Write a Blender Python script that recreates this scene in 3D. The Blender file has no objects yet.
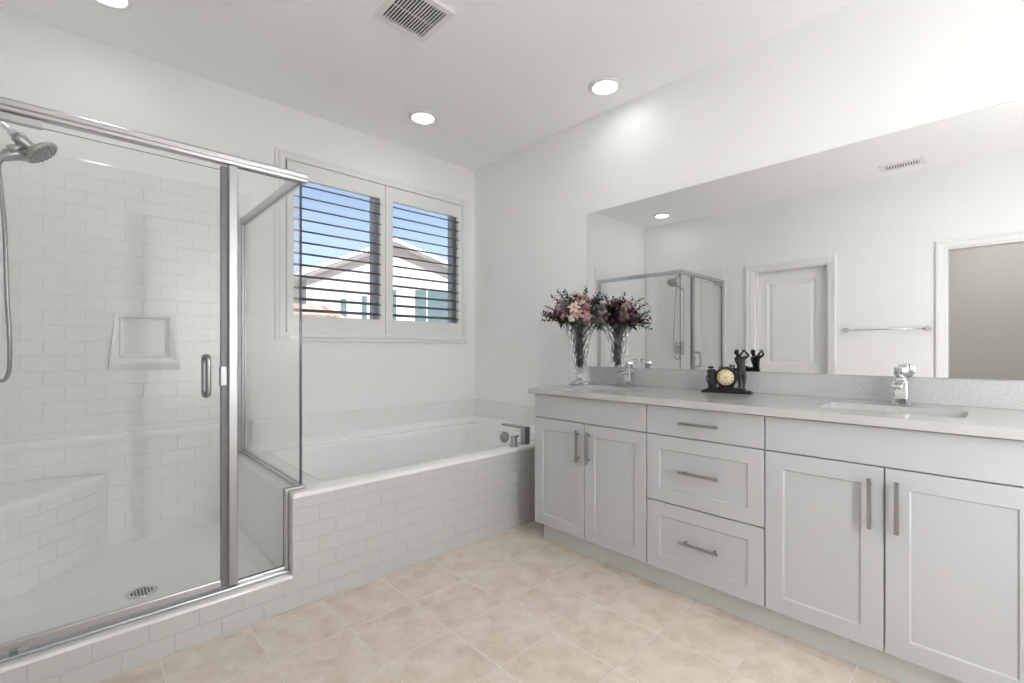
import bpy, bmesh, math, random
from mathutils import Vector, Matrix
C = bpy.context.scene.collection
SC = bpy.context.scene
PI = math.pi
R = math.radians

# ---------------------------------------------------------------- camera
cam_d = bpy.data.cameras.new('camera')
cam = bpy.data.objects.new('camera', cam_d)
C.objects.link(cam)
cam.location = (-2.5846, -3.2171, 1.145)
cam.rotation_euler = (PI / 2, 0, -0.7585)
cam_d.sensor_width = 36
cam_d.lens = 459.08 * 36 / 1024
cam_d.shift_y = 0.00769
cam_d.clip_start = 0.02
SC.camera = cam

# ---------------------------------------------------------------- world, sun, exposure
LAMP = 15.0             # radiance of the round recessed lights in view
FILL_LAMP = 31.0            # radiance of the unseen recessed lights added behind the camera
COLUMN = 41.0           # radiance of the slim column fill lamp added as unseen fill behind the camera
GLOBE = 12.0            # radiance of the globe fill lamp added behind the camera, unseen
SC.view_settings.view_transform = 'Standard'
SC.view_settings.look = 'None'
SC.view_settings.gamma = 1
SC.view_settings.use_curve_mapping = False
SC.view_settings.exposure = 0.42
w = bpy.data.worlds.new('sky')
SC.world = w
w.use_nodes = True
nt = w.node_tree
sky = nt.nodes.new('ShaderNodeTexSky')
sky.sky_type = 'NISHITA'
sky.sun_disc = False
sky.sun_elevation = R(48)
sky.sun_rotation = R(200)
sky.air_density = 1.0
sky.dust_density = 0.6
sky.ozone_density = 1.0
tint = nt.nodes.new('ShaderNodeMixRGB')
tint.blend_type = 'MULTIPLY'
tint.inputs[0].default_value = 1
tint.inputs[2].default_value = (1.0, .87, .82, 1)
nt.links.new(sky.outputs[0], tint.inputs[1])
nt.links.new(tint.outputs[0], nt.nodes['Background'].inputs[0])
nt.nodes['Background'].inputs[1].default_value = 0.185
sun_d = bpy.data.lights.new('sun', 'SUN')
sun_d.energy = 3.8
sun_d.angle = R(0.5)
sun_d.color = (1, .96, .9)
sun = bpy.data.objects.new('sun', sun_d)
C.objects.link(sun)
sun.rotation_euler = (R(58), 0, R(-18))     # shines towards +Y, downwards: it lights the house across the way
try:
    SC.cycles.use_denoising = True
    SC.cycles.max_bounces = 14
    SC.cycles.diffuse_bounces = 8
    SC.cycles.glossy_bounces = 8
    SC.cycles.transmission_bounces = 10
    SC.cycles.transparent_max_bounces = 24
    SC.cycles.sample_clamp_indirect = 8
    SC.cycles.caustics_reflective = False
    SC.cycles.caustics_refractive = False
except Exception:
    pass

# ---------------------------------------------------------------- materials
def mat(name, col, rough=.5, metal=0, spec=.5, bump=0, bscale=200, vary=0, vscale=8, emit=None, trans=0, ior=1.5):
    m = bpy.data.materials.new(name)
    m.use_nodes = True
    t = m.node_tree
    p = t.nodes['Principled BSDF']
    p.inputs['Base Color'].default_value = (*col, 1)
    p.inputs['Roughness'].default_value = rough
    p.inputs['Metallic'].default_value = metal
    p.inputs['Specular IOR Level'].default_value = spec
    p.inputs['Transmission Weight'].default_value = trans
    p.inputs['IOR'].default_value = ior
    if emit:
        p.inputs['Emission Color'].default_value = (*emit[0], 1)
        p.inputs['Emission Strength'].default_value = emit[1]
    if bump or vary:
        tc = t.nodes.new('ShaderNodeTexCoord')
    if vary:
        n = t.nodes.new('ShaderNodeTexNoise')
        n.inputs['Scale'].default_value = vscale
        n.inputs['Detail'].default_value = 4
        t.links.new(tc.outputs['Object'], n.inputs['Vector'])
        r = t.nodes.new('ShaderNodeValToRGB')
        r.color_ramp.elements[0].position = .3
        r.color_ramp.elements[1].position = .7
        r.color_ramp.elements[0].color = (*[c * (1 - vary) for c in col], 1)
        r.color_ramp.elements[1].color = (*[min(1, c * (1 + vary)) for c in col], 1)
        t.links.new(n.outputs[0], r.inputs[0])
        t.links.new(r.outputs[0], p.inputs['Base Color'])
    if bump:
        n = t.nodes.new('ShaderNodeTexNoise')
        n.inputs['Scale'].default_value = bscale
        n.inputs['Detail'].default_value = 3
        t.links.new(tc.outputs['Object'], n.inputs['Vector'])
        b = t.nodes.new('ShaderNodeBump')
        b.inputs['Strength'].default_value = bump
        b.inputs['Distance'].default_value = .002
        t.links.new(n.outputs[0], b.inputs['Height'])
        t.links.new(b.outputs[0], p.inputs['Normal'])
    return m

def brick_mat(name, col, col2, w_, h_, ox=0, oy=0, mortar=.0022, rough=.22, bumpd=.0012, offset=.5):
    """moulded subway-tile relief; UVs are metres along the wall"""
    m = mat(name, col, rough)
    t = m.node_tree
    p = t.nodes['Principled BSDF']
    uv = t.nodes.new('ShaderNodeUVMap')
    mp = t.nodes.new('ShaderNodeMapping')
    mp.inputs['Location'].default_value = (ox, oy, 0)
    b = t.nodes.new('ShaderNodeTexBrick')
    b.offset = offset
    b.inputs['Scale'].default_value = 1
    b.inputs['Brick Width'].default_value = w_
    b.inputs['Row Height'].default_value = h_
    b.inputs['Mortar Size'].default_value = mortar
    b.inputs['Mortar Smooth'].default_value = .6
    b.inputs['Bias'].default_value = 0
    b.inputs['Color1'].default_value = (*col, 1)
    b.inputs['Color2'].default_value = (*[c * .99 for c in col], 1)
    b.inputs['Mortar'].default_value = (*col2, 1)
    t.links.new(uv.outputs[0], mp.inputs['Vector'])
    t.links.new(mp.outputs[0], b.inputs['Vector'])
    t.links.new(b.outputs['Color'], p.inputs['Base Color'])
    bp = t.nodes.new('ShaderNodeBump')
    bp.invert = True
    bp.inputs['Strength'].default_value = 1
    bp.inputs['Distance'].default_value = bumpd
    t.links.new(b.outputs['Fac'], bp.inputs['Height'])
    t.links.new(bp.outputs[0], p.inputs['Normal'])
    return m

def pane_mat(name, tint=(.93, .95, .94), refl=.045):
    m = bpy.data.materials.new(name)
    m.use_nodes = True
    t = m.node_tree
    t.nodes.remove(t.nodes['Principled BSDF'])
    out = t.nodes['Material Output']
    tr = t.nodes.new('ShaderNodeBsdfTransparent')
    tr.inputs[0].default_value = (*tint, 1)
    gl = t.nodes.new('ShaderNodeBsdfGlossy')
    gl.inputs['Roughness'].default_value = .0
    gl.inputs['Color'].default_value = (1, 1, 1, 1)
    lw = t.nodes.new('ShaderNodeLayerWeight')
    lw.inputs['Blend'].default_value = .5
    pw = t.nodes.new('ShaderNodeMath'); pw.operation = 'POWER'; pw.inputs[1].default_value = 4.5
    mu = t.nodes.new('ShaderNodeMath'); mu.operation = 'MULTIPLY_ADD'; mu.inputs[1].default_value = .9; mu.inputs[2].default_value = refl
    mx = t.nodes.new('ShaderNodeMixShader')
    t.links.new(lw.outputs['Facing'], pw.inputs[0])
    t.links.new(pw.outputs[0], mu.inputs[0])
    t.links.new(mu.outputs[0], mx.inputs[0])
    t.links.new(tr.outputs[0], mx.inputs[1])
    t.links.new(gl.outputs[0], mx.inputs[2])
    t.links.new(mx.outputs[0], out.inputs[0])
    return m

def floor_mat():
    m = mat('beige floor tile', (.6, .5, .42), .38)
    t = m.node_tree
    p = t.nodes['Principled BSDF']
    tc = t.nodes.new('ShaderNodeTexCoord')
    mp = t.nodes.new('ShaderNodeMapping')
    mp.inputs['Location'].default_value = (.595, 1.394, 0)
    b = t.nodes.new('ShaderNodeTexBrick')
    b.offset = 0
    b.inputs['Scale'].default_value = 1
    b.inputs['Brick Width'].default_value = .2945
    b.inputs['Row Height'].default_value = .2955
    b.inputs['Mortar Size'].default_value = .0026
    b.inputs['Mortar Smooth'].default_value = .25
    b.inputs['Color1'].default_value = (0, 0, 0, 1)
    b.inputs['Color2'].default_value = (1, 1, 1, 1)
    b.inputs['Mortar'].default_value = (.5, .5, .5, 1)
    t.links.new(tc.outputs['Object'], mp.inputs[0])
    t.links.new(mp.outputs[0], b.inputs['Vector'])
    # a per-tile shift of the cloudy stone pattern
    off = t.nodes.new('ShaderNodeVectorMath'); off.operation = 'MULTIPLY_ADD'
    off.inputs[1].default_value = (7, 5, 3)
    t.links.new(b.outputs['Color'], off.inputs[0])
    t.links.new(tc.outputs['Object'], off.inputs[2])
    n1 = t.nodes.new('ShaderNodeTexNoise'); n1.inputs['Scale'].default_value = 9; n1.inputs['Detail'].default_value = 9; n1.inputs['Roughness'].default_value = .68; n1.inputs['Distortion'].default_value = .15
    t.links.new(off.outputs[0], n1.inputs['Vector'])
    r1 = t.nodes.new('ShaderNodeValToRGB')
    e = r1.color_ramp.elements
    e[0].position = .30; e[0].color = (.57, .485, .40, 1)
    e[1].position = .70; e[1].color = (.80, .725, .64, 1)
    x = e.new(.5); x.color = (.70, .615, .525, 1)
    t.links.new(n1.outputs[0], r1.inputs[0])
    mx = t.nodes.new('ShaderNodeMixRGB')
    mx.inputs[2].default_value = (.83, .775, .71, 1)
    t.links.new(b.outputs['Fac'], mx.inputs[0])
    t.links.new(r1.outputs[0], mx.inputs[1])
    t.links.new(mx.outputs[0], p.inputs['Base Color'])
    bp = t.nodes.new('ShaderNodeBump'); bp.invert = True
    bp.inputs['Distance'].default_value = .0015
    t.links.new(b.outputs['Fac'], bp.inputs['Height'])
    t.links.new(bp.outputs[0], p.inputs['Normal'])
    return m

def quartz_mat():
    m = mat('grey quartz', (.5, .5, .49), .16)
    t = m.node_tree
    p = t.nodes['Principled BSDF']
    tc = t.nodes.new('ShaderNodeTexCoord')
    n = t.nodes.new('ShaderNodeTexNoise'); n.inputs['Scale'].default_value = 420; n.inputs['Detail'].default_value = 3
    t.links.new(tc.outputs['Object'], n.inputs['Vector'])
    r = t.nodes.new('ShaderNodeValToRGB')
    r.color_ramp.elements[0].position = .33; r.color_ramp.elements[0].color = (.41, .41, .405, 1)
    r.color_ramp.elements[1].position = .62; r.color_ramp.elements[1].color = (.585, .585, .58, 1)
    t.links.new(n.outputs[0], r.inputs[0])
    t.links.new(r.outputs[0], p.inputs['Base Color'])
    return m

M = {}
M['wall'] = mat('white wall paint', (.87, .87, .865), .55, bump=.12, bscale=160)
M['ceil'] = mat('white ceiling paint', (.94, .94, .94), .75, bump=.1, bscale=160)
M['trim'] = mat('white trim paint', (.82, .82, .81), .35)
M['hall'] = mat('greige wall paint', (.58, .565, .54), .6)
M['floor'] = floor_mat()
M['hallfloor'] = mat('hall carpet', (.42, .38, .33), .95, bump=.5, bscale=300)
M['acrylic'] = mat('white acrylic', (.87, .87, .865), .16)
M['tile_back'] = brick_mat('acrylic tile relief shower', (.87, .87, .865), (.835, .835, .83), .1524, .0762, ox=2.705, oy=.0306, mortar=.0024)
M['tile_side'] = brick_mat('acrylic tile relief side', (.87, .87, .865), (.70, .70, .69), .1524, .0762, ox=.02, oy=.0306, mortar=.0026)
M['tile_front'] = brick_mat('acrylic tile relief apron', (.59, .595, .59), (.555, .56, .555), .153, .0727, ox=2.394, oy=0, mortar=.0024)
M['tile_splash'] = brick_mat('acrylic tile relief splash', (.86, .86, .855), (.82, .82, .815), .1524, .0652, ox=0, oy=-.508, mortar=.0022)
M['tile_bench'] = brick_mat('acrylic tile relief bench', (.87, .87, .865), (.83, .83, .825), .1524, .0762, ox=0, oy=.0306, mortar=.0018)
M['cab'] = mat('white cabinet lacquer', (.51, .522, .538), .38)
M['toe'] = mat('white toe kick', (.66, .675, .68), .5)
M['quartz'] = quartz_mat()
M['porcelain'] = mat('white porcelain', (.83, .83, .82), .1)
M['chrome'] = mat('chrome', (.72, .72, .73), .07, 1)
M['nickel'] = mat('satin nickel', (.38, .38, .385), .32, 1)
M['alu'] = mat('polished aluminium', (.60, .60, .61), .30, 1)
M['post'] = mat('satin aluminium post', (.40, .40, .405), .38, 1)
M['alud'] = mat('grey seal', (.17, .17, .175), .35)
M['mirror'] = mat('mirror silver', (.92, .925, .92), .0, 1)
M['mirror_edge'] = mat('mirror edge', (.25, .26, .26), .3)
M['glass'] = pane_mat('shower glass', (.985, .99, .988), .035)
M['glass_edge'] = mat('glass edge', (.035, .045, .05), .15)
M['wglass'] = pane_mat('window glass', (.97, .98, .985), .03)
M['vinyl'] = mat('backlit grey vinyl', (.60, .63, .68), .4)  # backlit shade on white vinyl put into this grey
M['louver'] = mat('backlit dark louver', (.17, .125, .10), .45)  # white slats against the light: their shade is in the colour
M['lens'] = mat('lamp lens', (.9, .9, .9), .5, emit=((.985, .99, 1), LAMP))
M['lens_added'] = mat('added lamp lens', (.9, .9, .9), .5, emit=((.985, .99, 1), FILL_LAMP))  # for the recessed lights added out of view as fill
M['globe'] = mat('opal fill globe', (.9, .9, .9), .5, emit=((.985, .99, 1), GLOBE))
M['column'] = mat('opal fill tube', (.9, .9, .9), .5, emit=((.985, .99, 1), COLUMN))
M['halllens'] = mat('added hall lamp lens', (.9, .9, .9), .5, emit=((1, .99, .97), 210))  # for the lamp added in the hall
M['dark'] = mat('painted hollow shade', (.012, .012, .012), .8)  # black painted in for the shade of hollows
M['bronze'] = mat('dark bronze resin', (.014, .013, .012), .45, spec=.3, vary=.4, vscale=60)
M['bronze2'] = mat('dark bronze cloth', (.026, .025, .024), .5, spec=.3, vary=.4, vscale=80)
M['dial'] = mat('cream dial', (.86, .72, .46), .45)
M['ink'] = mat('black ink', (.02, .018, .015), .5)
M['brass'] = mat('brass hands', (.35, .2, .06), .3, .8)
M['crystal'] = mat('cut crystal', (.97, .985, 1), .02, trans=1, ior=1.5)
M['stucco'] = mat('white stucco', (.80, .785, .765), .9, bump=.3, bscale=30)
M['fascia'] = mat('white fascia', (.85, .85, .84), .6)
M['soffit'] = mat('grey roof underside', (.80, .81, .83), .8)
M['shingle'] = mat('grey roof shingle', (.45, .44, .43), .9)
M['teal'] = mat('teal window glass', (.16, .24, .26), .15, spec=.25)
M['terracotta'] = mat("terracotta roof", (.78, .57, .46), .8, vary=.25, vscale=6)
M['ground'] = mat('dry ground', (.6, .57, .52), .95)

# ---------------------------------------------------------------- mesh helpers
class MB:
    def __init__(self):
        self.bm = bmesh.new()
        self.uv = self.bm.loops.layers.uv.new('UVMap')
    def _merge(self, b, mi):
        vm = {}
        for v in b.verts: vm[v] = self.bm.verts.new(v.co)
        for f in b.faces:
            try:
                nf = self.bm.faces.new([vm[v] for v in f.verts])
                nf.material_index = mi; nf.smooth = f.smooth
            except ValueError: pass
        b.free()
    def box(self, x0, x1, y0, y1, z0, z1, bev=0, mi=0, seg=2):
        b = bmesh.new()
        bmesh.ops.create_cube(b, size=1)
        for v in b.verts:
            v.co = ((x0 + x1) / 2 + v.co.x * (x1 - x0), (y0 + y1) / 2 + v.co.y * (y1 - y0), (z0 + z1) / 2 + v.co.z * (z1 - z0))
        if bev:
            bmesh.ops.bevel(b, geom=list(b.edges), offset=bev, segments=seg, profile=.5, affect='EDGES')
        self._merge(b, mi)
        return self
    def quad(self, pts, mi=0, smooth=False):
        f = self.bm.faces.new([self.bm.verts.new(p) for p in pts]); f.material_index = mi; f.smooth = smooth
        return f
    def rings(self, rings, closed=True, cap0=True, cap1=True, mi=0, smooth=True, capmi=None):
        vs = [[self.bm.verts.new(p) for p in r] for r in rings]
        n = len(vs[0])
        for a, b in zip(vs[:-1], vs[1:]):
            for i in range(n if closed else n - 1):
                j = (i + 1) % n
                f = self.bm.faces.new((a[i], a[j], b[j], b[i])); f.smooth = smooth; f.material_index = mi
        for flag, r, rev in ((cap0, vs[0], True), (cap1, vs[-1], False)):
            if flag:
                f = self.bm.faces.new(list(reversed(r)) if rev else r); f.material_index = mi if capmi is None else capmi; f.smooth = False
        return vs
    def tube(self, pts, r, seg=12, mi=0, cap=True):
        pts = [Vector(p) for p in pts]
        rs = r if isinstance(r, (list, tuple)) else [r] * len(pts)
        t0 = (pts[1] - pts[0]).normalized()
        up = Vector((0, 0, 1)) if abs(t0.z) < .9 else Vector((1, 0, 0))
        nrm = (up - t0 * up.dot(t0)).normalized()
        out = []
        for i, p in enumerate(pts):
            if i == 0: t = t0
            elif i == len(pts) - 1: t = (pts[i] - pts[i - 1]).normalized()
            else: t = ((pts[i] - pts[i - 1]).normalized() + (pts[i + 1] - pts[i]).normalized()).normalized()
            nrm = (nrm - t * nrm.dot(t)).normalized()
            bn = t.cross(nrm)
            out.append([p + (nrm * math.cos(a) + bn * math.sin(a)) * rs[i] for a in [2 * PI * k / seg for k in range(seg)]])
        self.rings(out, cap0=cap, cap1=cap, mi=mi)
        return self
    def lathe(self, prof, center=(0, 0, 0), axis=(0, 0, 1), seg=32, mi=0, cap0=False, cap1=False, smooth=True, rmod=None):
        q = Vector((0, 0, 1)).rotation_difference(Vector(axis).normalized()).to_matrix()
        c = Vector(center)
        out = []
        for i, (r, z) in enumerate(prof):
            out.append([c + q @ Vector(((r * (rmod(i, k) if rmod else 1)) * math.cos(2 * PI * k / seg), (r * (rmod(i, k) if rmod else 1)) * math.sin(2 * PI * k / seg), z)) for k in range(seg)])
        self.rings(out, cap0=cap0, cap1=cap1, mi=mi, smooth=smooth)
        return self
    def sphere(self, c, r, seg=12, mi=0, sc=(1, 1, 1), rot=None):
        b = bmesh.new()
        bmesh.ops.create_uvsphere(b, u_segments=seg, v_segments=max(6, seg // 2 + 2), radius=r)
        for v in b.verts:
            p = Vector((v.co.x * sc[0], v.co.y * sc[1], v.co.z * sc[2]))
            if rot is not None: p = rot @ p
            v.co = Vector(c) + p
        for f in b.faces: f.smooth = True
        self._merge(b, mi)
        return self
    def prism(self, poly, axis, a0, a1, bev=0, mi=0, seg=2):
        """poly: 2-D points in the plane across axis (x:(y,z), y:(x,z), z:(x,y))"""
        def P(p, a): return {'x': (a, p[0], p[1]), 'y': (p[0], a, p[1]), 'z': (p[0], p[1], a)}[axis]
        b = bmesh.new()
        lo = [b.verts.new(P(p, a0)) for p in poly]; hi = [b.verts.new(P(p, a1)) for p in poly]
        b.faces.new(lo[::-1]); b.faces.new(hi)
        for i in range(len(poly)):
            j = (i + 1) % len(poly)
            b.faces.new((lo[i], lo[j], hi[j], hi[i]))
        bmesh.ops.recalc_face_normals(b, faces=b.faces)
        if bev:
            bmesh.ops.bevel(b, geom=list(b.edges), offset=bev, segments=seg, profile=.5, affect='EDGES')
        self._merge(b, mi)
        return self
    def grid_slab(self, axis, a0, a1, us, vs, holes, mi=0):
        """a slab across an axis with rectangular holes (u0,u1,v0,v1)"""
        us = sorted(set(us + [h[k] for h in holes for k in (0, 1)])); vs = sorted(set(vs + [h[k] for h in holes for k in (2, 3)]))
        nu, nv = len(us) - 1, len(vs) - 1
        def solid(i, j):
            if not (0 <= i < nu and 0 <= j < nv): return False
            cu, cv = (us[i] + us[i + 1]) / 2, (vs[j] + vs[j + 1]) / 2
            return not any(h[0] < cu < h[1] and h[2] < cv < h[3] for h in holes)
        cache = {}
        def V(u, v, a):
            k = (u, v, a)
            if k not in cache:
                cache[k] = self.bm.verts.new({'x': (a, u, v), 'y': (u, a, v), 'z': (u, v, a)}[axis])
            return cache[k]
        for i in range(nu):
            for j in range(nv):
                if not solid(i, j): continue
                u0, u1, v0, v1 = us[i], us[i + 1], vs[j], vs[j + 1]
                q = [[(u0, v0), (u1, v0), (u1, v1), (u0, v1)]]
                self.bm.faces.new([V(*p, a0) for p in q[0]]).material_index = mi
                self.bm.faces.new([V(*p, a1) for p in q[0][::-1]]).material_index = mi
                for (di, dj, e) in ((-1, 0, ((u0, v0), (u0, v1))), (1, 0, ((u1, v1), (u1, v0))), (0, -1, ((u1, v0), (u0, v0))), (0, 1, ((u0, v1), (u1, v1)))):
                    if not solid(i + di, j + dj):
                        self.bm.faces.new((V(*e[0], a0), V(*e[1], a0), V(*e[1], a1), V(*e[0], a1))).material_index = mi
        return self
    def boxuv(self):
        self.bm.normal_update()
        for f in self.bm.faces:
            n = f.normal
            for l in f.loops:
                c = l.vert.co
                if abs(n.z) > max(abs(n.x), abs(n.y)): l[self.uv].uv = (c.x, c.y)
                elif abs(n.x) > abs(n.y): l[self.uv].uv = (c.y, c.z)
                else: l[self.uv].uv = (c.x, c.z)
        return self
    def build(self, name, mats, parent=None, local=False, recalc=True, uv=True):
        if recalc: bmesh.ops.recalc_face_normals(self.bm, faces=self.bm.faces)
        if uv: self.boxuv()
        if parent is not None and not local:
            o = parent
            off = Vector((0, 0, 0))
            while o is not None:
                off += o.location; o = o.parent
            bmesh.ops.translate(self.bm, verts=self.bm.verts, vec=-off)
        me = bpy.data.meshes.new(name)
        self.bm.to_mesh(me); self.bm.free()
        if not isinstance(mats, (list, tuple)): mats = [mats]
        for m in mats: me.materials.append(m)
        ob = bpy.data.objects.new(name, me)
        C.objects.link(ob)
        if parent is not None: ob.parent = parent
        return ob

def tag(o, label=None, cat=None, group=None, kind=None):
    if label: o['label'] = label
    if cat: o['category'] = cat
    if group: o['group'] = group
    if kind: o['kind'] = kind
    return o
def empty(name, loc=(0, 0, 0), rz=0):
    o = bpy.data.objects.new(name, None)
    o.location = loc; o.rotation_euler = (0, 0, rz)
    C.objects.link(o)
    return o
def struct(o):
    o['kind'] = 'structure'; return o
def kids(o): return [c for c in bpy.data.objects if c.parent == o]
def copy_tree(o, parent=None):
    c = o.copy(); C.objects.link(c)
    if parent is not None: c.parent = parent
    for ch in kids(o): copy_tree(ch, c)
    return c

# ---------------------------------------------------------------- main dimensions (metres)
H = 2.743
XL = -2.90           # west wall
YB = -4.10           # wall behind the camera
YT = -1.091          # front of tub and curb
YG = -1.0225         # shower glass
XG = -1.84           # glass corner
ZD = .508            # tub deck
ZC = .918            # counter top

# ================================================================ STRUCTURE
struct(MB().box(XL - .01, .0, YB, 0, -.06, 0).build('floor', M['floor']))
struct(MB().box(XL - .12, .12, YB - .12, .16, H, H + .12).build('ceiling', M['ceil']))
struct(MB().grid_slab('y', 0, .15, [XL - .12, .12], [-.06, H], [(-1.60, -.138, 1.243, 2.404), (-2.425, -2.203, 1.098, 1.320)]).build('wall_north', M['wall']))
struct(MB().box(0, .12, YB - .12, 0, -.06, H).build('wall_east', M['wall']))
struct(MB().box(XL - .12, 0, YB - .12, YB, -.06, H).build('wall_south', M['wall']))
D1 = (-2.058, -1.341, 0.0, 2.016)
D2 = (-3.74, -2.914, 0.0, 2.026)
struct(MB().grid_slab('x', XL - .12, XL, [YB, 0], [-.06, H], [(D1[0], D1[1], -.061, D1[3]), (D2[0], D2[1], -.061, D2[3])]).build('wall_west', M['wall']))

def casing(mb, y0, y1, zt, x=XL, wd=.062, th=.018):
    def rc(xx, i): return [(xx, y0 - i, 0), (xx, y0 - i, zt + i), (xx, y1 + i, zt + i), (xx, y1 + i, 0)]
    mb.rings([rc(x + .0005, 0), rc(x + .012, 0), rc(x + .014, .002), rc(x + th, wd - .022), rc(x + th + .006, wd - .018), rc(x + th + .006, wd - .002), rc(x + th + .004, wd), rc(x + .0005, wd)], closed=False, cap0=False, cap1=False, smooth=False)
    return mb

# closed panel door on the west wall
d1 = struct(empty('door_1', (XL, -1.70, 0)))
mb = MB()
xd = XL - .085
y0, y1, zt = D1[0] + .018, D1[1] - .018, D1[3] - .018
def rect(x, a, b, c, d): return [(x, a, c), (x, b, c), (x, b, d), (x, a, d)]
mb.grid_slab('x', xd - .035, xd, [y0, y1], [.008, zt], [(y0 + .11, y1 - .11, .99, zt - .11), (y0 + .11, y1 - .11, .2, .86)])
for (za, zb) in ((.99, zt - .11), (.2, .86)):
    a, b = y0 + .11, y1 - .11
    mb.rings([rect(xd, a, b, za, zb), rect(xd - .012, a + .012, b - .012, za + .012, zb - .012), rect(xd - .014, a + .025, b - .025, za + .025, zb - .025), rect(xd - .004, a + .05, b - .05, za + .05, zb - .05)], cap0=False, smooth=False)
mb.build('door_leaf', M['trim'], d1, recalc=True)
casing(MB(), D1[0], D1[1], D1[3]).build('door_casing', M['trim'], d1)
MB().box(XL - .119, XL - .001, D1[0], D1[0] + .016, 0, D1[3], 0).box(XL - .119, XL - .001, D1[1] - .016, D1[1], 0, D1[3]).box(XL - .119, XL - .001, D1[0] + .016, D1[1] - .016, D1[3] - .016, D1[3]).box(XL - .083, XL - .071, D1[0] + .016, D1[0] + .03, 0, D1[3] - .016).box(XL - .083, XL - .071, D1[1] - .03, D1[1] - .016, 0, D1[3] - .016).build('door_jamb', M['trim'], d1)
# open doorway beside the camera, with the next room behind it
t1 = struct(empty('trim_1', (XL, -3.3, 0)))
casing(MB(), D2[0], D2[1], D2[3]).build('doorway_casing', M['trim'], t1)
MB().box(XL - .1195, XL - .0005, D2[0], D2[0] + .016, 0, D2[3]).box(XL - .1195, XL - .0005, D2[1] - .016, D2[1], 0, D2[3]).box(XL - .1195, XL - .0005, D2[0] + .016, D2[1] - .016, D2[3] - .016, D2[3]).build('doorway_jamb', M['trim'], t1)
XH = -4.7
struct(MB().box(XH, XL - .01, -5.0, -2.0, -.06, -.002).build('floor_hall', M['hallfloor']))
struct(MB().box(XH - .1, XL - .12, -5.1, -1.9, H, H + .12).build('ceiling_hall', M['ceil']))
struct(MB().box(XH - .1, XH, -5.1, -1.9, -.06, H).box(XH, XL - .12, -2.0, -1.9, -.06, H).box(XH, XL - .12, -5.1, -5.0, -.06, H).box(XL - .125, XL - .12, -5.0, -4.2, -.06, H).build('wall_hall', M['hall']))
struct(MB().box(XL + .0005, XL + .013, -2.85, -2.122, 0, .1, .003).build('baseboard_left', M['trim']))
struct(MB().box(XL + .013, -.02, YB + .0005, YB + .013, 0, .1, .003).build('baseboard_back', M['trim']))

# window: casing on the wall, vinyl frame greyed as backlit and glass outside
win = struct(empty('window_1', (-.872, 0, 1.25)))
mb = MB()
ox0, ox1, oz0, oz1 = -1.659, -.094, 1.198, 2.452
ix0, ix1, iz0, iz1 = -1.588, -.150, 1.256, 2.392
def rxz(y, a, b, c, d): return [(a, y, c), (b, y, c), (b, y, d), (a, y, d)]
def frame_xz(mb, prof, mi=0):
    """prof: list of (y, inset) from the outside in"""
    mb.rings([rxz(y, ox0 + i, ox1 - i, oz0 + i, oz1 - i) for y, i in prof], cap0=False, cap1=False, smooth=False, mi=mi)
frame_xz(mb, [(-.0005, 0), (-.018, .002), (-.022, .006), (-.022, .020), (-.030, .026), (-.034, .034), (-.034, .056), (-.030, .0605), (.06, .0605), (.06, .062), (-.0005, .062)])
mb.build('window_frame', M['trim'], win)
mb = MB()
for (a, b, c, d) in ((-1.60, -1.55, 1.243, 2.404), (-.19, -.138, 1.243, 2.404), (-1.55, -.19, 1.243, 1.30), (-1.55, -.19, 2.35, 2.404), (-.93, -.835, 1.30, 2.35)):
    mb.box(a, b, .085, .145, c, d, .004)
mb.build('window_sash', M['vinyl'], win)
MB().box(-1.549, -.931, .112, .118, 1.301, 2.349).build('window_pane', M['wglass'], win)
MB().box(-.834, -.191, .112, .118, 1.301, 2.349).build('window_pane', M['wglass'], win)

# ---------------------------------------------------------------- plantation shutters
def shutter(x0, x1, lx0, lx1, label):
    t = empty('plantation_shutter', ((x0 + x1) / 2, 0, iz0))
    tag(t, label, 'shutter', 'shutter panels in the window')
    za, zb = 1.370, 2.282
    mb = MB()
    mb.grid_slab('y', -.022, .006, [x0, x1], [iz0 + .003, iz1 - .003], [(lx0, lx1, za, zb)])
    mb.build('shutter_frame', M['trim'], t)
    n = 12
    pitch = (zb - za) / n
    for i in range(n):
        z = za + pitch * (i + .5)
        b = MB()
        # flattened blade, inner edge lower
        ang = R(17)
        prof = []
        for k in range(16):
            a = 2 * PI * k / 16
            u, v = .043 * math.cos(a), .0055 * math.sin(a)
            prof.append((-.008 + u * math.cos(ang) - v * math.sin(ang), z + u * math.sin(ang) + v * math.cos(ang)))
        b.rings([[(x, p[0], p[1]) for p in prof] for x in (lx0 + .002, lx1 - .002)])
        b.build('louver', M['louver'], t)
    return t
shutter(-1.585, -.884, -1.545, -.926, 'left white plantation shutter with open slats darkened as backlit, nearer the shower glass')
shutter(-.879, -.153, -.820, -.200, 'right white plantation shutter with open slats darkened as backlit, nearer the room corner')

# ================================================================ SHOWER
st = tag(empty('shower_stall', (-2.39, -.5, 0)), 'white moulded shower stall with subway tile relief, corner seat and soap niche', 'shower stall')
TB = [M['acrylic'], M['tile_back']]
def tile_faces(mb, cond):
    mb.bm.normal_update()
    for f in mb.bm.faces:
        f.material_index = 1 if cond(f) else 0
NX = (-2.445, -2.180, 1.075, 1.335)
mb = MB()
mb.grid_slab('y', -.022, -.0015, [-2.897, -1.80], [.70, 2.103], [NX])
prof = [(-.0015, .112), (-.045, .112), (-.045, .675)] + [(-.0225 - .0225 * math.cos(a), .675 + .03 * math.sin(a)) for a in [PI / 2 * k / 6 for k in range(1, 7)]] + [(-.0015, .705)]
mb.prism(prof, 'x', -2.897, -1.897)
mb.prism([(-.0015, 2.103), (-.022, 2.103), (-.019, 2.112), (-.0015, 2.112)], 'x', -2.897, -1.80)
bmesh.ops.recalc_face_normals(mb.bm, faces=mb.bm.faces)
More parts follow.
